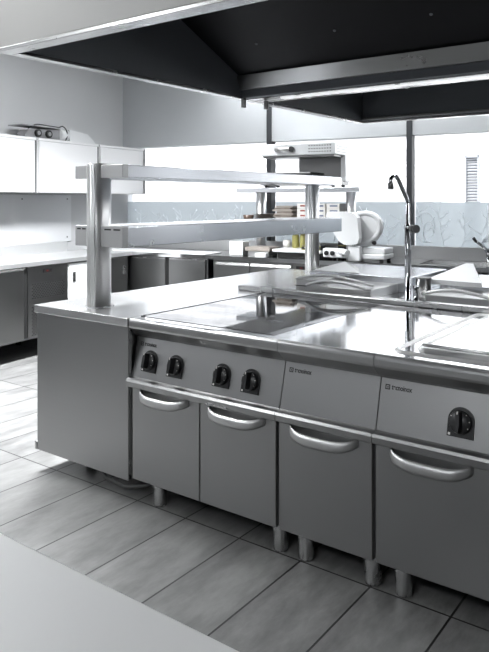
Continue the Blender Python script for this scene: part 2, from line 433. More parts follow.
def logo(x, parent, s=.158):
    # small square mark with a ring in it, then the maker's lettering
    m = MB()
    def bar_(a0, a1, b0, b1):
        vs = [pan(x+a, s+b, o) for o in (0, .0006) for a, b in ((a0, b0), (a1, b0), (a1, b1), (a0, b1))]
        m.poly(vs, [(0, 1, 2, 3), (4, 5, 6, 7), (0, 1, 5, 4), (1, 2, 6, 5), (2, 3, 7, 6), (3, 0, 4, 7)])
    q = .019
    for b in ((0, q, 0, .004), (0, q, q-.004, q), (0, .004, .004, q-.004), (q-.004, q, .004, q-.004), (.008, .0125, .006, .0125)): bar_(*b)
    m.build('square_emblem', 'ink', parent)
    o = Vector(pan(x+.026, s+.003, .0003)); ex_ = Vector((1, 0, 0)); es = (Vector(pan(0, 1, 0))-Vector(pan(0, 0, 0))); en = ex_.cross(es)
    mt = Matrix.Translation(o) @ Matrix((ex_, es, en)).transposed().to_4x4()
    text_mesh('tecnoinox', .026, mt, parent, 'brand_lettering', sx=.74)

def module(x0, x1, doors, knobs, name, label, cat, top='top', group='cooking suite modules'):
    t = thing(name, ((x0+x1)/2, 2.85, 0), label, cat)
    g = .002
    MB().box(x0+g, x1-g, 2.326, 3.42, .13, .60).box(x0+g, x1-g, 2.40, 3.42, .60, .80).build('body', 'side', t)
    MB().prism(PLATE, 'x', x0+g*.5, x1-g*.5).build('worktop', top, t)
    MB().prism(LIP, 'x', x0+g*.5, x1-g*.5).build('front_lip', 'lip', t)
    MB().prism(RAIL, 'x', x0+g*.5, x1-g*.5).build('towel_rail', 'rail', t)
    m = MB(); xa, xb = x0+g, x1-g
    vs = [pan(x, s, o) for o in (0, -.01) for x, s in ((xa, 0), (xb, 0), (xb, .2), (xa, .2))]
    m.poly(vs, [(0, 1, 2, 3), (4, 5, 6, 7), (0, 1, 5, 4), (1, 2, 6, 5), (2, 3, 7, 6), (3, 0, 4, 7)])
    p = m.build('control_panel', 'front', t)
    for k in knobs: knob(k, p)
    for (a, b) in doors:
        d = MB().box(a, b, YF, 2.324, .13, .569, .003).build('door', 'front', t)
        handle((a+b)/2, d)
    return t, p

X0, X1, X2, X3 = -2.40, -1.535, -1.105, -.243
mod1, p1 = module(X0, X1, [(-2.375, -1.953), (-1.947, -1.543)], [-2.291, -2.127, -1.851, -1.693], 'hob_unit',
                  'brushed steel hob unit with four black knobs and two doors, leftmost of the knobbed units', 'cooker')
logo(-2.372, p1)
legs_at([-2.272], mod1); legs_at([-1.574], mod1)
for x in (-2.272, -1.574): MB().lathe((x, 3.3), [(.03, .002), (.03, .16)], 16).build('leg', 'bright', mod1)
# dark slotted cheek seen between the end panel and the knob panel
ck = MB().prism([(2.302, .84), (2.36, .80), (2.33, .625), (2.44, .61), (2.44, .86), (2.31, .86)], 'x', -2.4, -2.394).build('side_cheek', 'darksteel', mod1)
sl = MB()
for k in range(4): sl.box(-2.396, -2.392, 2.372+.014*k, 2.379+.014*k, .70, .80)
sl.build('vent_slot', 'blackmat', ck)
# mirror-black glass top let into the steel
MB().box(-2.378, -1.60, 2.372, 3.425, .893, .9022, .001).build('glass_cooktop', 'glasshob', mod1)
cz = MB()
cz.box(-2.387, -2.3785, 2.37, 3.43, .895, .9036)
cz.build('trim_strip', 'blackmat', mod1)
# little label holder under the rail
MB().box(-1.90, -1.78, 2.274, 2.279, .577, .584).build('rail_tag', 'bright', mod1)

mod2, p2 = module(X1, X2, [(-1.527, -1.113)], [], 'plain_worktop_unit',
                  'steel base unit with one door and no knobs, between the hob and the single-knob unit', 'cabinet')
logo(-1.512, p2)
legs_at([-1.449, -1.150], mod2)
mod3, p3 = module(X2, X3, [(-1.097, -.680), (-.674, -.25)], [-.792], 'griddle_unit',
                  'steel griddle unit with a single black knob, rightmost of the front row', 'cooker')
logo(-1.085, p3)
legs_at([-1.025, -.30], mod3)
# griddle: raised rim, drain groove, plate
m = MB()
def rrect(x0, x1, y0, y1, r, z, n=6):
    pts = []
    for cx, cy, a0 in ((x1-r, y1-r, 0), (x0+r, y1-r, 90), (x0+r, y0+r, 180), (x1-r, y0+r, 270)):
        for k in range(n+1):
            a = math.radians(a0+90*k/n); pts.append((cx+r*math.cos(a), cy+r*math.sin(a), z))
    return pts
rings = [rrect(-1.082, -.262, 2.385, 3.425, .05, .9), rrect(-1.076, -.268, 2.391, 3.419, .05, .908), rrect(-1.068, -.276, 2.399, 3.411, .05, .906),
         rrect(-1.045, -.30, 2.42, 3.39, .05, .886), rrect(-1.025, -.32, 2.44, 3.37, .045, .886), rrect(-1.008, -.337, 2.456, 3.352, .045, .910), rrect(-.998, -.347, 2.466, 3.342, .04, .912)]
nn = len(rings[0]); vs = [p for r_ in rings for p in r_]
fs = [(i*nn+k, i*nn+(k+1) % nn, (i+1)*nn+(k+1) % nn, (i+1)*nn+k) for i in range(len(rings)-1) for k in range(nn)]+[tuple((len(rings)-1)*nn+k for k in range(nn))]
m.poly(vs, fs, True); m.build('griddle_basin', 'satin', mod3)
MB().box(-.975, -.37, 2.485, 3.30, .9122, .916, .002).build('lid', 'top', mod3)
MB().tube([(-.985, 2.47, .922), (-.36, 2.47, .922)], .006, 12).build('lid_bar', 'lip', mod3)

# end unit
eu = thing('island_end_cabinet', (-2.77, 3.5, 0), 'plain brushed steel end cabinet of the island carrying the two-tier shelf', 'cabinet')
MB().box(-3.112, -2.412, 2.312, 4.72, .11, .855).build('body', 'side', eu)
MB().box(-3.112, -2.404, 2.300, 2.3115, .11, .858, .001).build('front_panel', 'front', eu)
MB().box(-3.13, -2.402, 2.292, 4.745, .858, .90, .003).build('worktop', 'endtop', eu)
MB().box(-3.128, -3.1125, 2.296, 2.33, .11, .155, .002).build('corner_bracket', 'side', eu)
MB().box(-2.4035, -2.4015, 2.302, 2.32, .115, .85).build('edge_strip', 'bright', eu)
for x, y in ((-2.90, 2.50), (-2.6, 4.5), (-2.95, 4.5)): MB().lathe((x, y), [(.03, .002), (.03, .09), (.034, .092), (.034, .12)], 18).build('leg', 'darksteel', eu)
tag(MB().tube([(-2.88, 2.60, .10), (-2.78, 2.44, .075), (-2.66, 2.39, .035), (-2.5, 2.37, .035), (-2.38, 2.40, .06), (-2.33, 2.6, .12)], .009, 8).build('cable', 'rubber'),
    'grey cable sagging under the plain end cabinet of the island', 'cable')

# raised joint rail between the two rows
tag(MB().box(-2.60, -.24, 3.4405, 3.501, .9005, .930, .006).build('joint_rail', 'bright'), 'long steel rail along the back edge of the island cooktop', 'rail')

# ------------------------------------------------------------------ island, far row
def far_unit(x0, x1, name, label, cat, deck=True):
    t = thing(name, ((x0+x1)/2, 4.1, 0), label, cat)
    MB().box(x0+.002, x1-.002, 3.51, 4.70, .13, .865).build('body', 'side', t)
    MB().box(x0+.001, x1-.001, 3.502, 4.745, .866, .90, .003).build('worktop', 'top', t)
    for x in (x0+.1, x1-.1): MB().lathe((x, 4.6), [(.03, .002), (.03, .16)], 16).build('leg', 'bright', t)
    return t
def arc(x0, x1, y, z0, z1, zm, xm=.45, n=16, drop=0):
    return [(x0+(x1-x0)*i/n, y-drop*math.sin(PI*i/n), z0+(z1-z0)*i/n+(zm)*math.sin(PI*(i/n)**(.9))) for i in range(n+1)]
fu1 = far_unit(-2.40, -1.62, 'deep_fryer', 'far row fryer with low steel housing and curved bar handles, left of the tall tap', 'fryer')
MB().box(-2.275, -2.10, 3.62, 4.5, .90, .972, .004).box(-2.28, -2.09, 3.615, 4.5, .972, .980, .002).build('housing', 'side', fu1)
MB().box(-2.144, -1.725, 3.54, 4.5, .90, .955, .004).build('lid', 'side', fu1)
MB().box(-2.278, -1.73, 3.612, 3.618, .935, .939).build('seam', 'blackmat', fu1)
MB().tube(arc(-2.144, -1.714, 3.53, .955, .955, .040, drop=.03), .009, 10).build('curved_handle', 'handle', fu1)
MB().tube(arc(-2.275, -1.76, 3.66, .978, .965, .036, drop=.02), .008, 10).build('curved_handle', 'handle', fu1)
MB().box(-2.36, -1.66, 3.93, 4.6, .90, .995, .004).build('rear_deck', 'shelf', fu1)
MB().hexa([(-2.36, 3.95, .9952), (-2.0, 3.95, .9952), (-2.38, 4.33, .9952), (-2.20, 4.33, .9952), (-2.355, 3.95, 1.0), (-2.0, 3.95, 1.002), (-2.39, 4.3, 1.008), (-2.29, 4.3, 1.036)]).build('drip_cover', 'enamel', fu1)
fu2 = far_unit(-1.62, -.90, 'pasta_cooker', 'far row cooker with pale sloping cover and curved bar handle, right of the tall tap', 'cooker')
MB().box(-1.42, -.93, 3.60, 4.5, .90, .950, .004).build('housing', 'side', fu2)
MB().box(-1.46, -.93, 3.93, 4.6, .90, .972, .004).build('rear_deck', 'shelf', fu2)
MB().tube(arc(-1.425, -1.0, 3.57, .955, .945, .042, drop=.03), .009, 10).build('curved_handle', 'handle', fu2)
MB().hexa([(-1.528, 3.9, .9725), (-1.20, 3.9, .9725), (-1.42, 4.2, .9725), (-1.30, 4.2, .9725), (-1.528, 3.9, 1.001), (-1.205, 3.9, .998), (-1.395, 4.2, 1.08), (-1.35, 4.2, 1.08)]).build('sloping_cover', 'enamel', fu2)
MB().lathe((-1.53, 3.85), [(.045, .90), (.045, 1.005), (.047, 1.007), (.047, 1.015), (.04, 1.017)], 24).build('round_pot', 'darksteel', fu2)
fu3 = far_unit(-.90, -.243, 'open_worktop_unit', 'far row steel worktop unit at the right end of the island', 'cabinet')

# tall pot-filler tap
tp = thing('tall_tap', (-1.505, 3.56, .9), 'tall chrome swivel tap with side knob rising from the island', 'tap')
MB().lathe((-1.505, 3.56), [(.028, .90), (.028, .915), (.018, .92), (.018, 1.31), (.020, 1.312), (.020, 1.335), (.012, 1.34), (.0115, 1.46)], 20).build('column', 'chrome', tp)
MB().tube([(-1.505, 3.56, 1.455), (-1.508, 3.555, 1.475), (-1.535, 3.50, 1.585), (-1.543, 3.487, 1.602), (-1.551, 3.472, 1.605), (-1.558, 3.46, 1.597), (-1.560, 3.455, 1.58), (-1.560, 3.455, 1.565)], [.0115, .0115, .0115, .0115, .0115, .0115, .011, .011], 14).build('spout', 'chrome', tp)
MB().lathe((-1.560, 3.455), [(.012, 1.568), (.016, 1.56), (.016, 1.535), (.013, 1.532)], 16).build('nozzle', 'darksteel', tp)
vb = MB().tube([(-1.505, 3.56, 1.315), (-1.455, 3.52, 1.315)], .011, 12).build('valve_arm', 'chrome', tp)
MB().tube([(-1.465, 3.528, 1.315), (-1.432, 3.502, 1.315)], .023, 14).build('valve_knob', 'darksteel', vb)
MB().lathe((-1.465, 3.575), [(.02, .90), (.02, .915), (.014, .918), (.014, .98), (.018, .985), (.018, 1.0)], 16).build('stub_pipe', 'chrome', tp)

# ------------------------------------------------------------------ two-tier pass shelf on the island
ga = thing('pass_shelf', (-2.765, 3.6, .9), 'two-tier steel pass shelf on oval posts, along the near end of the island', 'shelf')
def stadium(cx, cy, hw, hl, n=10):
    pts = []
    for k in range(n+1):
        a = math.radians(180*k/n); pts.append((cx+hw*math.cos(a), cy+hl-hw+hw*math.sin(a)))
    for k in range(n+1):
        a = math.radians(180+180*k/n); pts.append((cx+hw*math.cos(a), cy-hl+hw+hw*math.sin(a)))
    return pts
for yc in (2.47, 4.70):
    xc = -2.80
    m = MB(); m.prism(stadium(xc, yc, .048, .066), 'z', .90, 1.668, True)
    for k in (-.022, -.006, .012, .027):
        m.box(xc+k-.0025, xc+k+.0025, yc-.069, yc-.05, .90, 1.667)
    p = m.build('post', 'post', ga)
    MB().prism(stadium(xc, yc, .062, .084), 'z', .9001, .905).build('floor_flange', 'bright', p)
def tier(z0, z1, ylen0=2.44, ylen1=4.79):
    hw = .185; xc = -2.765
    m = MB(); m.box(xc-hw, xc+hw, ylen0, ylen1, z0, z1, .004)
    sh_ = m.build('shelf', 'shelf', ga)
    # matt end cap, in two halves either side of the post
    for a, b in ((xc-hw-.001, xc-.035-.055), (xc-.035+.055, xc+hw+.001)):
        c = MB().box(a, b, ylen0-.012, ylen0+.03, z0-.001, z1+.001, .002).build('end_cap', 'cap', sh_)
        if z1-z0 > .1:
            s_ = MB()
            for q in (.18, .60):
                s_.box(a+(b-a)*q, a+(b-a)*(q+.3), ylen0-.0135, ylen0-.011, z1-.020, z1-.012)
            s_.build('slot', 'blackmat', c)
    return sh_
tier(1.225, 1.333); tier(1.590, 1.657)

# ------------------------------------------------------------------ extractor hood
hd = thing('extractor_hood', (-1.0, 3.6, 2.15), 'large double canopy hood over the island, pale outside and shade-black inside', 'extractor hood')
HX0, HX1, ZR = -2.74, 1.6, 2.15
MB().box(HX0, HX1, 1.80, 1.815, ZR+.012, CZ-.002).build('front_skin', 'hoodskin', hd)
MB().box(HX0, HX0+.012, 1.816, 5.42, ZR+.012, CZ-.002).build('side_skin', 'hoodskin', hd)
MB().box(HX1-.012, HX1, 1.816, 5.42, ZR+.012, CZ-.002).build('side_skin', 'hoodskin', hd)
MB().box(HX0, HX1, 5.42, 5.432, ZR+.012, CZ-.002).build('rear_skin', 'hoodskin', hd)
MB().box(HX0, HX1, 1.80, 1.878, ZR-.006, ZR+.012, .003).build('front_rim', 'bright', hd)
MB().box(HX0, HX0+.055, 1.879, 5.38, ZR-.006, ZR+.012, .003).build('side_rim', 'bright', hd)
MB().box(HX1-.055, HX1, 1.879, 5.38, ZR-.006, ZR+.012, .003).build('side_rim', 'bright', hd)
MB().box(HX0, HX1, 5.38, 5.432, ZR-.006, ZR+.012, .003).build('rear_rim', 'bright', hd)
# near cavity: lining and sloping filters coloured black for shade, steel grease gutter at the far side
MB().box(HX0+.056, HX1-.056, 1.88, 1.89, ZR+.012, 2.9).box(HX0+.056, HX1-.056, 1.89, 3.6, 2.88, 2.9).build('lining', 'hoodin', hd)
MB().box(HX0+.046, HX0+.056, 1.88, 3.66, ZR+.012, 2.9).build('side_lining', 'hoodin2', hd)
fl = MB().prism([(3.60, 2.285), (3.60, 2.30), (2.75, 2.66), (2.75, 2.89), (2.74, 2.89), (2.74, 2.65), (3.58, 2.285)], 'x', HX0+.057, HX1-.057).build('filter_bank', 'hoodin', hd)
bl = None
for i, (x, q) in enumerate([(-2.35, .35), (-1.82, .35), (-1.27, .35), (-2.05, .8), (-1.5, .8), (-.9, .35)]):
    y = 3.59-.83*q; z = 2.285+.365*q
    MB().tube([(x, y, z+.004), (x, y-.006, z-.008)], [.012, .008], 10).build('bolt', 'hoodin2', fl)
MB().prism([(3.575, 2.200), (3.54, 2.288), (3.60, 2.290), (3.61, 2.290), (3.61, 2.200)], 'x', HX0+.057, HX1-.057).build('grease_gutter', 'gutter', hd)
MB().box(HX0+.057, HX1-.057, 3.60, 3.66, 2.150, 2.205).build('gutter_base', 'hoodin2', hd)
MB().box(HX0+.056, HX1-.056, 3.661, 3.835, 2.146, 2.160).build('middle_rim', 'bright', hd)
ms = MB()
for x in (-2.3, -1.62, -.95, -.2, .6): ms.box(x-.012, x+.012, 3.663, 3.833, 2.142, 2.147)
ms.box(HX0+.06, HX1-.06, 3.745, 3.752, 2.143, 2.147)
ms.build('rim_joint', 'side', hd)
hl = MB().box(HX0+.30, HX1-.20, 3.69, 3.742, 2.138, 2.1455).build('added_hood_lamp', 'addedhoodlamp', hd)  # strip lamp added under the middle rim to brighten the far-row covers
ld = bpy.data.lights.new('added_hood_light', 'AREA'); ld.shape = 'RECTANGLE'; ld.size = 3.8; ld.size_y = .05; ld.energy = 26; ld.color = (.96, .98, 1)
lo = bpy.data.objects.new('added_hood_light', ld); C.objects.link(lo); lo.parent = hd; lo.location = Vector((-.52, 3.716, 2.134))-hd.location
# far cavity
MB().box(HX0+.056, HX1-.056, 3.836, 3.85, 2.16, 2.9).box(HX0+.056, HX1-.056, 3.85, 5.37, 2.88, 2.9).build('lining', 'hoodin', hd)
MB().box(HX0+.056, HX1-.056, 5.36, 5.375, 2.162, 2.9).box(HX0+.046, HX0+.057, 3.85, 5.36, 2.162, 2.9).build('rear_lining', 'hoodin2', hd)
MB().box(HX0+.06, HX1-.06, 5.33, 5.36, 2.165, 2.19, .003).build('rear_ledge', 'darksteel', hd)
for (x, y) in ((-2.67, 3.60), (-2.60, 3.76)):
    MB().box(x-.012, x+.012, y-.014, y+.014, 2.085, 2.148, .003).build('hanging_clip', 'darksteel', hd)

# ------------------------------------------------------------------ left wall run
def fridge_door(m0, a0, a1, z0, z1, side): pass
lw = MB(ROOM)
lw.poly([(-.69, -7.5, .862), (0.02, -7.5, .862), (0.02, -.02, .862), (-.69, -.02, .862), (-.69, -7.5, .90), (0.02, -7.5, .90), (0.02, -.02, .90), (-.69, -.02, .90)],
        [(0, 1, 2, 3), (4, 5, 6, 7), (0, 1, 5, 4), (1, 2, 6, 5), (2, 3, 7, 6), (3, 0, 4, 7)])
wt = thing('left_worktop', W(-.35, -3.7, .862), 'long white-bright steel worktop along the left wall', 'worktop')
lw.build('slab', 'satin', wt)
MB(ROOM).box(-.695, -.68, -7.5, -.30, .901, 1.012, .002).build('upstand', 'satin', wt)
def left_fridge(b0, b1, label):
    t = thing('undercounter_fridge', W(-.35, (b0+b1)/2, 0), label, 'fridge')
    MB(ROOM).box(-.66, -.03, b0, b1, .18, .858).build('cabinet_body', 'fridge', t)
    for b in (b0+.08, b1-.08):
        for a in (-.1, -.6): MB(ROOM).lathe((a, b), [(.028, .002), (.028, .18)], 14).build('leg', 'bright', t)
    return t
f1 = left_fridge(-3.55, -1.00, 'steel undercounter fridge with black vent grille, below the left worktop')
for (b0, b1) in ((-3.52, -2.68), (-2.55, -1.56)):
    if b0 < -3: b0, b1 = -3.1, -2.60
    d = MB(ROOM).box(-.029, 0, b0, b1, .20, .835, .006).build('door', 'fridge', f1)
    MB(ROOM).prism([(-.02, .835), (0.004, .838), (.012, .850), (.004, .858), (-.02, .858)], 'y', b0, b1).build('grip', 'bright', d)
MB(ROOM).box(-.029, -.012, -1.56, -1.515, .20, .858).build('gap_strip', 'blackmat', f1)
gp = MB(ROOM).box(-.029, .0, -1.515, -1.005, .20, .856, .003).build('grille_panel', 'fridge', f1)
for (z0, rows) in ((.56, 9), (.22, 17)):
    hs = MB(ROOM)
    for r_ in range(rows):
        for c_ in range(13):
            b = -1.46+.032*c_+(.016 if r_ % 2 else 0); z = z0+.016*r_
            hs.prism([(b-.012, z-.005), (b+.007, z-.005), (b+.012, z+.006), (b-.007, z+.006)], 'x', 0, .0012)
    hs.build('vent_grille', 'blackmat', gp)
dp = MB(ROOM).box(0, .003, -1.33, -1.22, .79, .818).build('display', 'black', gp)
MB(ROOM).box(.003, .0036, -1.29, -1.265, .797, .811).build('readout', 'red_led', dp)
cb = thing('left_base_cabinet', W(-.35, -.5, 0), 'white-fronted base cabinet in the corner, right of the vented fridge', 'cabinet')
MB(ROOM).box(-.66, -.03, -.995, -.04, .18, .858).build('cabinet_body', 'fridge', cb)
for b0, b1, mt in ((-.99, -.535, 'enamel'), (-.53, -.075, 'fridge')):
    d = MB(ROOM).box(-.029, 0, b0, b1, .20, .845, .004).build('door', mt, cb)
    hb = b0+.07 if b0 < -.9 else b1-.07
    MB(ROOM).box(0, .012, hb-.02, hb+.02, .66, .76, .005).build('recessed_pull', 'bright', d)
for b in (-.9, -.15): MB(ROOM).lathe((-.1, b), [(.028, .002), (.028, .18)], 14).build('leg', 'bright', cb)
# splash panel on the left wall
sp_ = MB(ROOM).box(-.699, -.690, -6.0, -.225, 1.012, 1.53, .001).build('splash_panel', 'splash')
tag(sp_, 'white splash panel with small screws on the left wall', 'wall panel')
for (b, z) in ((-.95, 1.486), (-.29, 1.487), (-.29, 1.06)):
    MB(ROOM).tube([(-.690, b, z), (-.686, b, z)], .008, 10).build('screw', 'darksteel', sp_)

# wall cabinets
cabs = [(-2.9, -1.99, 'white wall cabinet at the left edge, first of the row on the left wall'), (-1.98, -1.085, 'white wall cabinet left of the dark gap, beneath the grey box and cable'),
        (-1.05, -.16, 'middle white wall cabinet, with the pale sloping lamp shade on it'), (-.13, .68, 'white wall cabinet at the corner, rightmost of the row')]
for i, (b0, b1, lb) in enumerate(cabs):
    t = thing('wall_cabinet', W(-.5, (b0+b1)/2, 1.545), lb, 'cabinet', 'white wall cabinets over the left worktop')
    MB(ROOM).box(-.699, -.372, b0, b1, 1.545, 2.098).build('cabinet_box', 'white', t)
    MB(ROOM).box(-.371, -.35, b0+.012, b1-.012, 1.552, 2.072, .002).build('door', 'white', t)
    MB(ROOM).box(-.371, -.345, b0, b1, 2.074, 2.100, .002).build('top_rail', 'white', t)
    if b1 < .5:
        MB(ROOM).box(-.371, -.352, b1-.011, b1+.010, 1.548, 2.073).build('gap_profile', 'gap', t)  # dark strip stands in for shade in the gap between cabinets
    else:
        MB(ROOM).box(-.371, -.340, b1-.011, b1+.006, 1.545, 2.10).build('gap_profile', 'gap', t)

# equipment lying on the wall cabinets
def DV(v): return ROOM((v[0]-.02, v[1]+.07, v[2]))
dv = thing('control_box', W(-.45, -1.0, 2.10), 'grey metal box with two round sockets and a black cable, lying on the wall cabinets', 'box')
MB(DV).prism([(-1.20, 2.125), (-1.15, 2.19), (-.70, 2.225), (-.70, 2.115), (-1.15, 2.108)], 'x', -.56, -.44).build('housing', 'grey', dv)
MB(DV).box(-.62, -.40, -1.20, -.66, 2.1005, 2.112).box(-.62, -.42, -1.25, -.72, 2.226, 2.234).build('mounting_plate', 'grey', dv)
for b in (-1.03, -.88):
    s_ = MB(DV).tube([(-.44, b, 2.162), (-.415, b, 2.162)], .040, 20).build('socket', 'black', dv)
    MB(DV).tube([(-.415, b, 2.162), (-.412, b, 2.162)], .022, 16).build('socket_ring', 'grey', s_)
MB(DV).tube([(-.46, -.71, 2.17), (-.46, -.60, 2.17)], .062, 20).build('round_end', 'enamel', dv)
cab = []
for k in range(30):
    u = k/29
    if u < .5: cab.append((-.43, -1.16+.44*u*2, 2.20+.055*math.sin(min(1, u*6)*PI/2)-.02*u))
    else:
        a = (u-.5)*2*PI*1.1; cab.append((-.405, -.72+.085*math.sin(a), 2.175+.085*math.cos(a)))
MB(DV).tube(cab, .006, 8).build('cable', 'black', dv)
lp = thing('sloping_lamp_shade', W(-.45, -.37, 2.10), 'pale wedge-shaped cover lying on the middle wall cabinet', 'cover')
MB(DV).prism([(-.58, 2.11), (-.585, 2.235), (-.30, 2.21), (-.18, 2.125), (-.18, 2.11)], 'x', -.60, -.42).build('cover_shell', 'enamel', lp)
MB(DV).box(-.60, -.415, -.54, -.20, 2.1005, 2.110).build('base_strip', 'black', lp)

# small things in the corner behind the near post
mx_ = thing('pot_filler', W(-.66, .26, 1.05), 'dark round wall tap with a hanging spout, just right of the near shelf post', 'tap')
MB(ROOM).tube([(-.699, .26, 1.40), (-.60, .26, 1.40)], .055, 20).build('round_head', 'darksteel', mx_)
MB(ROOM).tube([(-.62, .26, 1.40), (-.62, .26, 1.12)], .014, 10).build('stem', 'chrome', mx_)
MB(ROOM).tube([(-.62, .26, 1.13), (-.56, .29, 1.10), (-.42, .34, 1.09)], .014, 10).build('spout', 'chrome', mx_)

# ------------------------------------------------------------------ back wall run
bw = thing('back_worktop', W(3.3, .35, .862), 'long steel worktop with upstand under the frosted windows', 'worktop')
m = MB(ROOM)
m.box(-.69, 3.18, -.02, .698, .862, .90)
m.box(3.18, 3.95, -.02, .10, .862, .90); m.box(3.18, 3.95, .56, .698, .862, .90)
m.box(3.95, 7.9, -.02, .698, .862, .90)
m.build('slab', 'top', bw)
MB(ROOM).box(-.69, 7.9, .64, .658, .901, 1.025, .003).build('upstand', 'side', bw)
MB(ROOM).box(-.69, .98, -.04, .30, .9005, .912, .004).build('cutting_board', 'enamel', bw)
sk = MB(ROOM)
q = [(3.19, 3.94, .11, .55, .899), (3.21, 3.92, .13, .53, .72)]
vs = []
for (x0, x1, y0, y1, z) in q: vs += [(x0, y0, z), (x1, y0, z), (x1, y1, z), (x0, y1, z)]
sk.poly(vs, [(0, 1, 5, 4), (1, 2, 6, 5), (2, 3, 7, 6), (3, 0, 4, 7), (4, 5, 6, 7)])
sk.build('sink_bowl', 'bright', bw)
st = thing('sink_tap', W(3.62, .60, .90), 'chrome lever tap leaning over the sink at the right edge', 'tap')
MB(ROOM).lathe((3.70, .60), [(.026, .90), (.026, .98), (.02, 1.0)], 16).build('tap_base', 'chrome', st)
MB(ROOM).tube([(3.70, .60, .99), (3.66, .54, 1.04), (3.60, .48, 1.10)], [.02, .016, .012], 12).build('lever', 'chrome', st)
MB(ROOM).tube([(3.605, .485, 1.09), (3.585, .465, 1.125)], .014, 10).build('lever_tip', 'black', st)

def back_fridge(a0, a1, doors, label, drawer=False):
    t = thing('undercounter_fridge', W((a0+a1)/2, .35, 0), label, 'fridge')
    MB(ROOM).box(a0, a1, .03, .62, .15, .70 if a0 > 3.05 else .858).build('cabinet_body', 'fridge', t)
    for (c0, c1) in doors:
        d = MB(ROOM).box(c0, c1, 0, .029, .17, .80 if drawer else .835, .005).build('door', 'fridge', t)
        if drawer:
            MB(ROOM).prism([(.02, .835), (0, .835), (-.012, .812), (-.010, .803), (.02, .803)], 'x', c0, c1).build('grip', 'side', d)
        else:
            MB(ROOM).box(c0, c1, .004, .029, .837, .847).build('grip', 'bright', d)
    for a in (a0+.1, a1-.1): MB(ROOM).lathe((a, .1), [(.028, .002), (.028, .15)], 14).build('leg', 'bright', t)
    return t
b1_ = back_fridge(-.06, .985, [(-.02, .45), (.50, .96)], 'two-door steel fridge under the back worktop, nearest the corner')
MB(ROOM).box(.45, .50, .01, .029, .17, .858).build('gap_strip', 'blackmat', b1_)
b2_ = back_fridge(1.05, 2.34, [(1.10, 1.49), (1.505, 1.955)], 'steel fridge with red display under the back worktop, right of the two-door fridge', True)
dp = MB(ROOM).box(2.0, 2.10, .022, .030, .80, .83).build('display', 'black', b2_)
MB(ROOM).box(2.04, 2.07, .020, .022, .807, .822).build('readout', 'red_led', dp)
b3_ = back_fridge(2.36, 3.08, [(2.38, 2.98)], 'steel base unit under the back worktop behind the tall tap', True)
b4_ = back_fridge(3.10, 4.6, [(3.12, 3.84), (3.86, 4.58)], 'steel base unit under the sink at the right', True)

# ------------------------------------------------------------------ pass shelf on the back worktop
def RS(v): return ROOM((v[0]-.045, v[1]+.10, v[2]))
g2 = thing('rear_pass_shelf', W(2.0, .3, .90), 'smaller two-tier steel shelf standing on the back worktop', 'shelf')
MB(RS).box(1.26, 2.62, .12, .48, 1.553, 1.600, .004).build('shelf', 'shelf', g2)
MB(RS).box(1.26, 2.62, .12, .48, 1.200, 1.243, .004).build('shelf', 'shelf', g2)
for a in (1.46, 2.47):
    MB(RS).prism(stadium(a, .30, .045, .055), 'z', .90, 1.60, True).build('post', 'post', g2)

# salamander grill on the rear shelf
sg = thing('salamander_grill', W(1.97, .3, 1.60), 'white salamander grill with lift-up top on the upper rear shelf', 'grill')
MB(RS).box(1.56, 2.38, .10, .48, 1.925, 2.045, .012).build('lift_up_head', 'enamel', sg)
MB(RS).box(1.58, 2.36, .12, .46, 1.905, 1.925, .003).build('burner_tray', 'darksteel', sg)
hdl = MB(RS).tube([(1.74, .10, 1.985), (1.76, .055, 1.985), (1.82, .045, 1.985), (1.88, .055, 1.985), (1.92, .10, 1.985)], .018, 12).build('handle', 'handle', sg)
MB(RS).tube([(1.92, .10, 1.985), (1.925, .060, 1.985)], .028, 14).build('handle_boss', 'black', sg)
ph = MB(RS)
for r_ in range(3):
    for c_ in range(9):
        a = 2.10+.028*c_; ph.box(a, a+.014, .0975, .1005, 1.95+.030*r_, 1.960+.030*r_)
ph.build('vent_grille', 'rubber', sg)
ph = MB(RS)
for r_ in range(3):
    for c_ in range(9):
        b = .15+.033*c_; ph.box(2.379, 2.3815, b, b+.015, 1.95+.027*r_, 1.957+.027*r_)
ph.build('vent_grille', 'rubber', sg)
MB(RS).box(1.86, 2.34, .40, .47, 1.66, 1.905).build('rear_column', 'darksteel', sg)
MB(RS).box(2.34, 2.39, .36, .48, 1.66, 1.93, .004).build('side_arm', 'enamel', sg)
MB(RS).box(1.56, 2.38, .10, .48, 1.625, 1.665, .006).build('base', 'darksteel', sg)
gr = MB(RS).box(1.50, 2.14, .06, .44, 1.735, 1.752, .003).build('grid_tray', 'darksteel', sg)
MB(RS).box(1.56, 1.60, .38, .42, 1.665, 1.735).box(2.08, 2.12, .38, .42, 1.665, 1.735).build('tray_support', 'darksteel', gr)
for a in (1.60, 2.34):
    for b in (.15, .43): MB(RS).lathe((a, b), [(.018, 1.6005), (.02, 1.625)], 12).build('foot', 'black', sg)

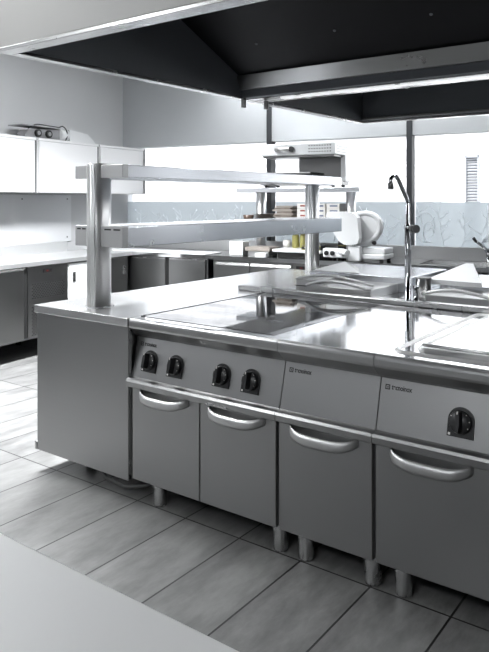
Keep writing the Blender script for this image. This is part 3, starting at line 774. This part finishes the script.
# crockery and cartons on the lower rear shelf
z0 = 1.2435
for k in range(7):
    o = MB(RS); zz = z0+.0125*k
    c = (1.52+.006*math.sin(k*2.1), .27)
    o.lathe(c, [(.06, zz), (.065, zz+.003), (.135, zz+.010), (.14, zz+.012), (.135, zz+.0122), (.06, zz+.006)], 28)
    pos = ['bottommost', 'second from the bottom', 'third from the bottom', 'middle one', 'third from the top', 'second from the top', 'topmost'][k]
    tag(o.build('dinner_plate', 'china'), 'stoneware plate on the lower rear shelf, %s of its stack' % pos, 'plate', 'plates stacked on the rear shelf')
tag(MB(RS).lathe((1.385, .16), [(.03, z0), (.045, z0+.02), (.06, z0+.075), (.056, z0+.075), (.04, z0+.02), (0, z0+.012)], 24).build('bowl', 'darkchina'),
    'small brown bowl at the left end of the plate stack on the rear shelf', 'bowl')
nz = z0
for k in range(9):
    hgt = .019; an = .12*math.sin(k*1.7)
    o = MB(RS); cx, cy = 1.80, .26
    def Rr(p): return (cx+p[0]*math.cos(an)-p[1]*math.sin(an), cy+p[0]*math.sin(an)+p[1]*math.cos(an), p[2])
    hw, hl = .10+.02*math.sin(k*2.3), .12
    vs = [Rr((x, y, z)) for z in (nz, nz+hgt-.002) for y in (-hl, hl) for x in (-hw, hw)]
    o.poly(vs, [(0, 2, 3, 1), (4, 5, 7, 6), (0, 1, 5, 4), (2, 6, 7, 3), (0, 4, 6, 2), (1, 3, 7, 5)])
    pos = ['lowest', 'second lowest', 'third lowest', 'fourth lowest', 'middle', 'fourth highest', 'third highest', 'second highest', 'highest'][k]
    tag(o.build('slate_tray', 'kraft' if k % 2 else 'china'), 'grey-brown serving tray beside the plates, %s of its untidy pile' % pos, 'tray', 'serving trays piled on the rear shelf')
    nz += hgt+.0005
def cartons(a0, a1, n, prm, grp, where):
    for k in range(n):
        zz = z0+k*.049
        t = thing('carton', W((a0+a1)/2, .26, zz), '%s, %s of its stack' % (where, ['lowest', 'second from bottom', 'second from top', 'top'][k]), 'carton', grp)
        MB(RS).box(a0, a1, .14, .38, zz, zz+.047, .002).build('card_box', 'paper', t)
        lb = MB(RS)
        w_ = a1-a0
        lb.box(a0+.25*w_, a0+.85*w_, .1388, .14, zz+.018, zz+.034)
        lb.build('printed_label', prm, t)
cartons(1.955, 2.10, 4, 'red', 'cartons with red print on the rear shelf', 'white carton with red print left of the far post')
cartons(2.14, 2.26, 4, 'blue', 'cartons with blue print on the rear shelf', 'white carton with blue print right of the far post')
cartons(2.275, 2.41, 4, 'blue', 'outer cartons with blue print on the rear shelf', 'white carton with blue print beside the shelf upright')

# things on the back worktop
tag(MB(ROOM).box(1.20, 1.36, .10, .24, .9005, 1.045, .006).build('white_box', 'enamel'), 'white square container on the back worktop, under the near shelf', 'container')
o = thing('gastronorm_tray', W(1.52, .3, .90), 'shallow steel trays stacked beside the white container', 'tray')
MB(ROOM).box(1.42, 1.66, .10, .30, .9005, .955, .004).build('lower_tray', 'side', o); MB(ROOM).box(1.40, 1.68, .08, .32, .9555, .995, .004).build('upper_tray', 'china', o)
tag(MB(ROOM).box(1.56, 1.68, -.01, .07, .9005, .945, .004).build('butter_dish', 'enamel'), 'small white box in front of the stacked trays', 'box')
ws = thing('serving_stand', W(2.0, .3, .90), 'low dark stand with a pale top carrying bottles', 'stand')
MB(ROOM).box(1.76, 2.20, .10, .50, .9005, .955, .004).build('stand_base', 'blackmat', ws)
MB(ROOM).box(1.72, 2.24, .06, .54, .9555, .985, .006).build('stand_top', 'enamel', ws)
MB(ROOM).lathe((1.75, .34), [(.035, .9857), (.038, .9857), (.038, 1.06), (.03, 1.06)], 18).build('x', 'paper')
bpy.data.objects['x'].name = 'paper_cup'; tag(bpy.data.objects['paper_cup'], 'off-white cup left of the mustard bottles', 'cup')
for a, mt, lb in ((1.85, 'yellow', 'mustard bottle, left one of the two'), (1.935, 'yellow', 'mustard bottle, right one, next to the dark red bottle'), (2.02, 'darkred', 'dark red bottle right of the mustard bottles')):
    t = thing('sauce_bottle', W(a, .34, .9855), lb, 'bottle', 'sauce bottles under the rear shelf')
    MB(ROOM).lathe((a, .34), [(.034, .9857), (.037, .99), (.037, 1.10), (.030, 1.12), (.013, 1.135)], 20).build('bottle_body', mt, t)
    MB(ROOM).lathe((a, .34), [(.015, 1.133), (.015, 1.15), (.005, 1.175)], 14).build('nozzle', mt, t)
for k, (a0, a1, z, zz, lb) in enumerate(((2.03, 2.14, .9857, 1.03, 'black and yellow packet in front of the dark red bottle'), (2.148, 2.235, .9857, 1.03, 'black and yellow packet right beside the far post'))):
    t = thing('spice_packet', W((a0+a1)/2, .14, z), lb, 'packet')
    MB(ROOM).box(a0, a1, .08, .20, z, zz, .002).build('packet_box', 'black', t)
    MB(ROOM).box(a0, a1, .0785, .08, zz-.010, zz-.002).box(a0, a1, .0785, .08, z+.001, z+.008).build('yellow_band', 'yellow', t)
    MB(ROOM).box(a0+.03, a1-.03, .0783, .08, z+.018, z+.028).build('printed_label', 'paper', t)
for z, lb in ((.9005, 'black packet with yellow band behind the slicer, lowest of three'), (.9605, 'black packet with yellow band behind the slicer, middle of three'), (1.0205, 'black packet with yellow band behind the slicer, top of three')):
    t = thing('spice_packet', W(2.37, .56, z), lb, 'packet')
    MB(ROOM).box(2.25, 2.40, .50, .62, z, z+.059, .002).build('packet_box', 'black', t)
    MB(ROOM).box(2.25, 2.40, .4985, .50, z+.044, z+.056).build('yellow_band', 'yellow', t)

# meat slicer
def SL(v): return ROOM((v[0]+.045, v[1]-.10, v[2]))
ms_ = thing('meat_slicer', W(2.55, .3, .90), 'white meat slicer with round blade guard on the back worktop', 'slicer')
MB(SL).box(2.30, 2.84, .12, .42, .925, .975, .012).build('base', 'enamel', ms_)
for a in (2.34, 2.80):
    for b in (.16, .38): MB(SL).lathe((a, b), [(.02, .9005), (.018, .925)], 12).build('foot', 'black', ms_)
MB(SL).box(2.26, 2.46, .06, .12, .935, 1.02, .010).build('control_box', 'enamel', ms_)
for a in (2.30, 2.36): MB(SL).tube([(a, .06, .975), (a, .045, .975)], .022, 16).build('button', 'black', ms_)
MB(SL).tube([(2.44, .06, .99), (2.50, .02, .99), (2.53, 0.0, .99)], .028, 14).build('gauge_knob', 'enamel', ms_)
MB(SL).box(2.50, 2.62, .08, .16, .905, 1.045, .012).build('leg_housing', 'enamel', ms_)
MB(SL).box(2.62, 2.84, .14, .40, .975, 1.03, .012).build('carriage', 'enamel', ms_)
n = 36; m = MB(SL)
def guard_pts(s, y):
    out = []
    for k in range(n):
        a = 2*PI*k/n; out.append((2.60+.200*s*math.cos(a)+.03*math.sin(a), y, 1.205+.170*s*math.sin(a)))
    return out
r1, r2, r3, r4 = guard_pts(1, .22), guard_pts(1.0, .18), guard_pts(.80, .165), guard_pts(.74, .185)
vs = r1+r2+r3+r4; fs = [(i*n+k, i*n+(k+1) % n, (i+1)*n+(k+1) % n, (i+1)*n+k) for i in range(3) for k in range(n)]+[tuple(range(n))[::-1]]
m.poly(vs, fs, True); m.build('blade_guard', 'enamel', ms_)
m = MB(SL); m.poly(guard_pts(.74, .186)+[(2.60, .170, 1.205)], [(k, (k+1) % n, n) for k in range(n)], True); m.build('blade', 'enamel', ms_)
MB(SL).prism([(2.29, 1.33), (2.30, 1.355), (2.33, 1.365), (2.50, 1.365), (2.57, 1.35), (2.60, 1.31), (2.62, 1.12), (2.60, 1.07), (2.54, 1.055), (2.47, 1.06), (2.42, 1.09), (2.33, 1.22)], 'y', .06, .15).build('food_tray', 'enamel', ms_)
MB(SL).tube([(2.72, .17, 1.08), (2.74, .14, 1.08)], .02, 14).build('guard_knob', 'black', ms_)

# ------------------------------------------------------------------ foreground table
tb = thing('preparation_table', (-.6, 0, 0), 'pale satin steel table in the near left corner', 'table')
MB().box(-2.2, .9, -.35, .686, .862, .90, .005).build('tabletop', 'table', tb)
for x in (-2.12, .82):
    for y in (-.27, .60): MB().lathe((x, y), [(.022, .002), (.022, .861)], 16).build('leg', 'bright', tb)

# ------------------------------------------------------------------ ceiling lamps
def lamp(x, y, lx, ly, power, label, spread=PI, rot=0):
    t = thing('ceiling_lamp', (x, y, CZ-.09), label, 'ceiling lamp', 'ceiling lamps of the kitchen')
    MB().box(x-lx/2, x+lx/2, y-ly/2, y+ly/2, CZ-.07, CZ-.001).build('housing', 'enamel', t)
    MB().box(x-lx/2+.02, x+lx/2-.02, y-ly/2+.02, y+ly/2-.02, CZ-.082, CZ-.0705).build('diffuser', 'led_panel', t)
    ld = bpy.data.lights.new('lamp_light', 'AREA'); ld.shape = 'RECTANGLE'; ld.size = lx-.04; ld.size_y = ly-.04; ld.energy = power; ld.color = (.96, .98, 1)
    ld.spread = spread
    lo = bpy.data.objects.new('lamp_light', ld); C.objects.link(lo); lo.location = (0, 0, -.005); lo.parent = t; t.rotation_euler = (0, 0, rot)
lamp(-4.15, 3.3, .5, 2.6, 240, 'long ceiling lamp over the left aisle, nearest the back wall', math.radians(115))
lamp(-4.0, .3, .5, 2.0, 45, 'long ceiling lamp over the left aisle, nearest the camera')
lamp(-1.0, -1.8, 2.2, .5, 38, 'long ceiling lamp behind the preparation table')

lamp(*W(2.6, .36)[:2], 3.6, .16, 34, 'added narrow ceiling lamp brightening the back, between the hood and the window wall', math.radians(130), AN)  # lamp added to brighten the back worktop, slicer and far row
# ------------------------------------------------------------------ daylight
wd = bpy.data.worlds.new('sky'); S.world = wd; wd.use_nodes = True
wd.node_tree.nodes['Background'].inputs[0].default_value = (.88, .94, 1.0, 1)
wd.node_tree.nodes['Background'].inputs[1].default_value = 4.2
sun = bpy.data.lights.new('sun', 'SUN'); sun.energy = 12; sun.angle = math.radians(3); sun.color = (1, .99, .97)
so = bpy.data.objects.new('sun', sun); C.objects.link(so); so.location = (0, 0, 8)
dirv = Vector((N_[0]*.75+.15, N_[1]*.75, -.72)).normalized()
so.rotation_euler = dirv.to_track_quat('-Z', 'Y').to_euler()

# ------------------------------------------------------------------ camera
cam = bpy.data.cameras.new('camera'); cam.sensor_fit = 'HORIZONTAL'; cam.sensor_width = 36; cam.lens = 676.2/489*36
cam.shift_x = 0; cam.shift_y = -125.5/489; cam.clip_start = .05
co = bpy.data.objects.new('camera', cam); C.objects.link(co); co.location = (0, 0, 1.47); co.rotation_euler = (PI/2, 0, math.radians(36.5))
S.camera = co
S.view_settings.view_transform = 'Standard'; S.view_settings.look = 'None'; S.view_settings.exposure = 0.0; S.view_settings.gamma = 1
S.view_settings.use_curve_mapping = False
S.cycles.use_denoising = True
S.cycles.max_bounces = 10; S.cycles.diffuse_bounces = 5; S.cycles.glossy_bounces = 6; S.cycles.transparent_max_bounces = 12
S.cycles.caustics_reflective = False; S.cycles.caustics_refractive = False; S.cycles.sample_clamp_indirect = 6
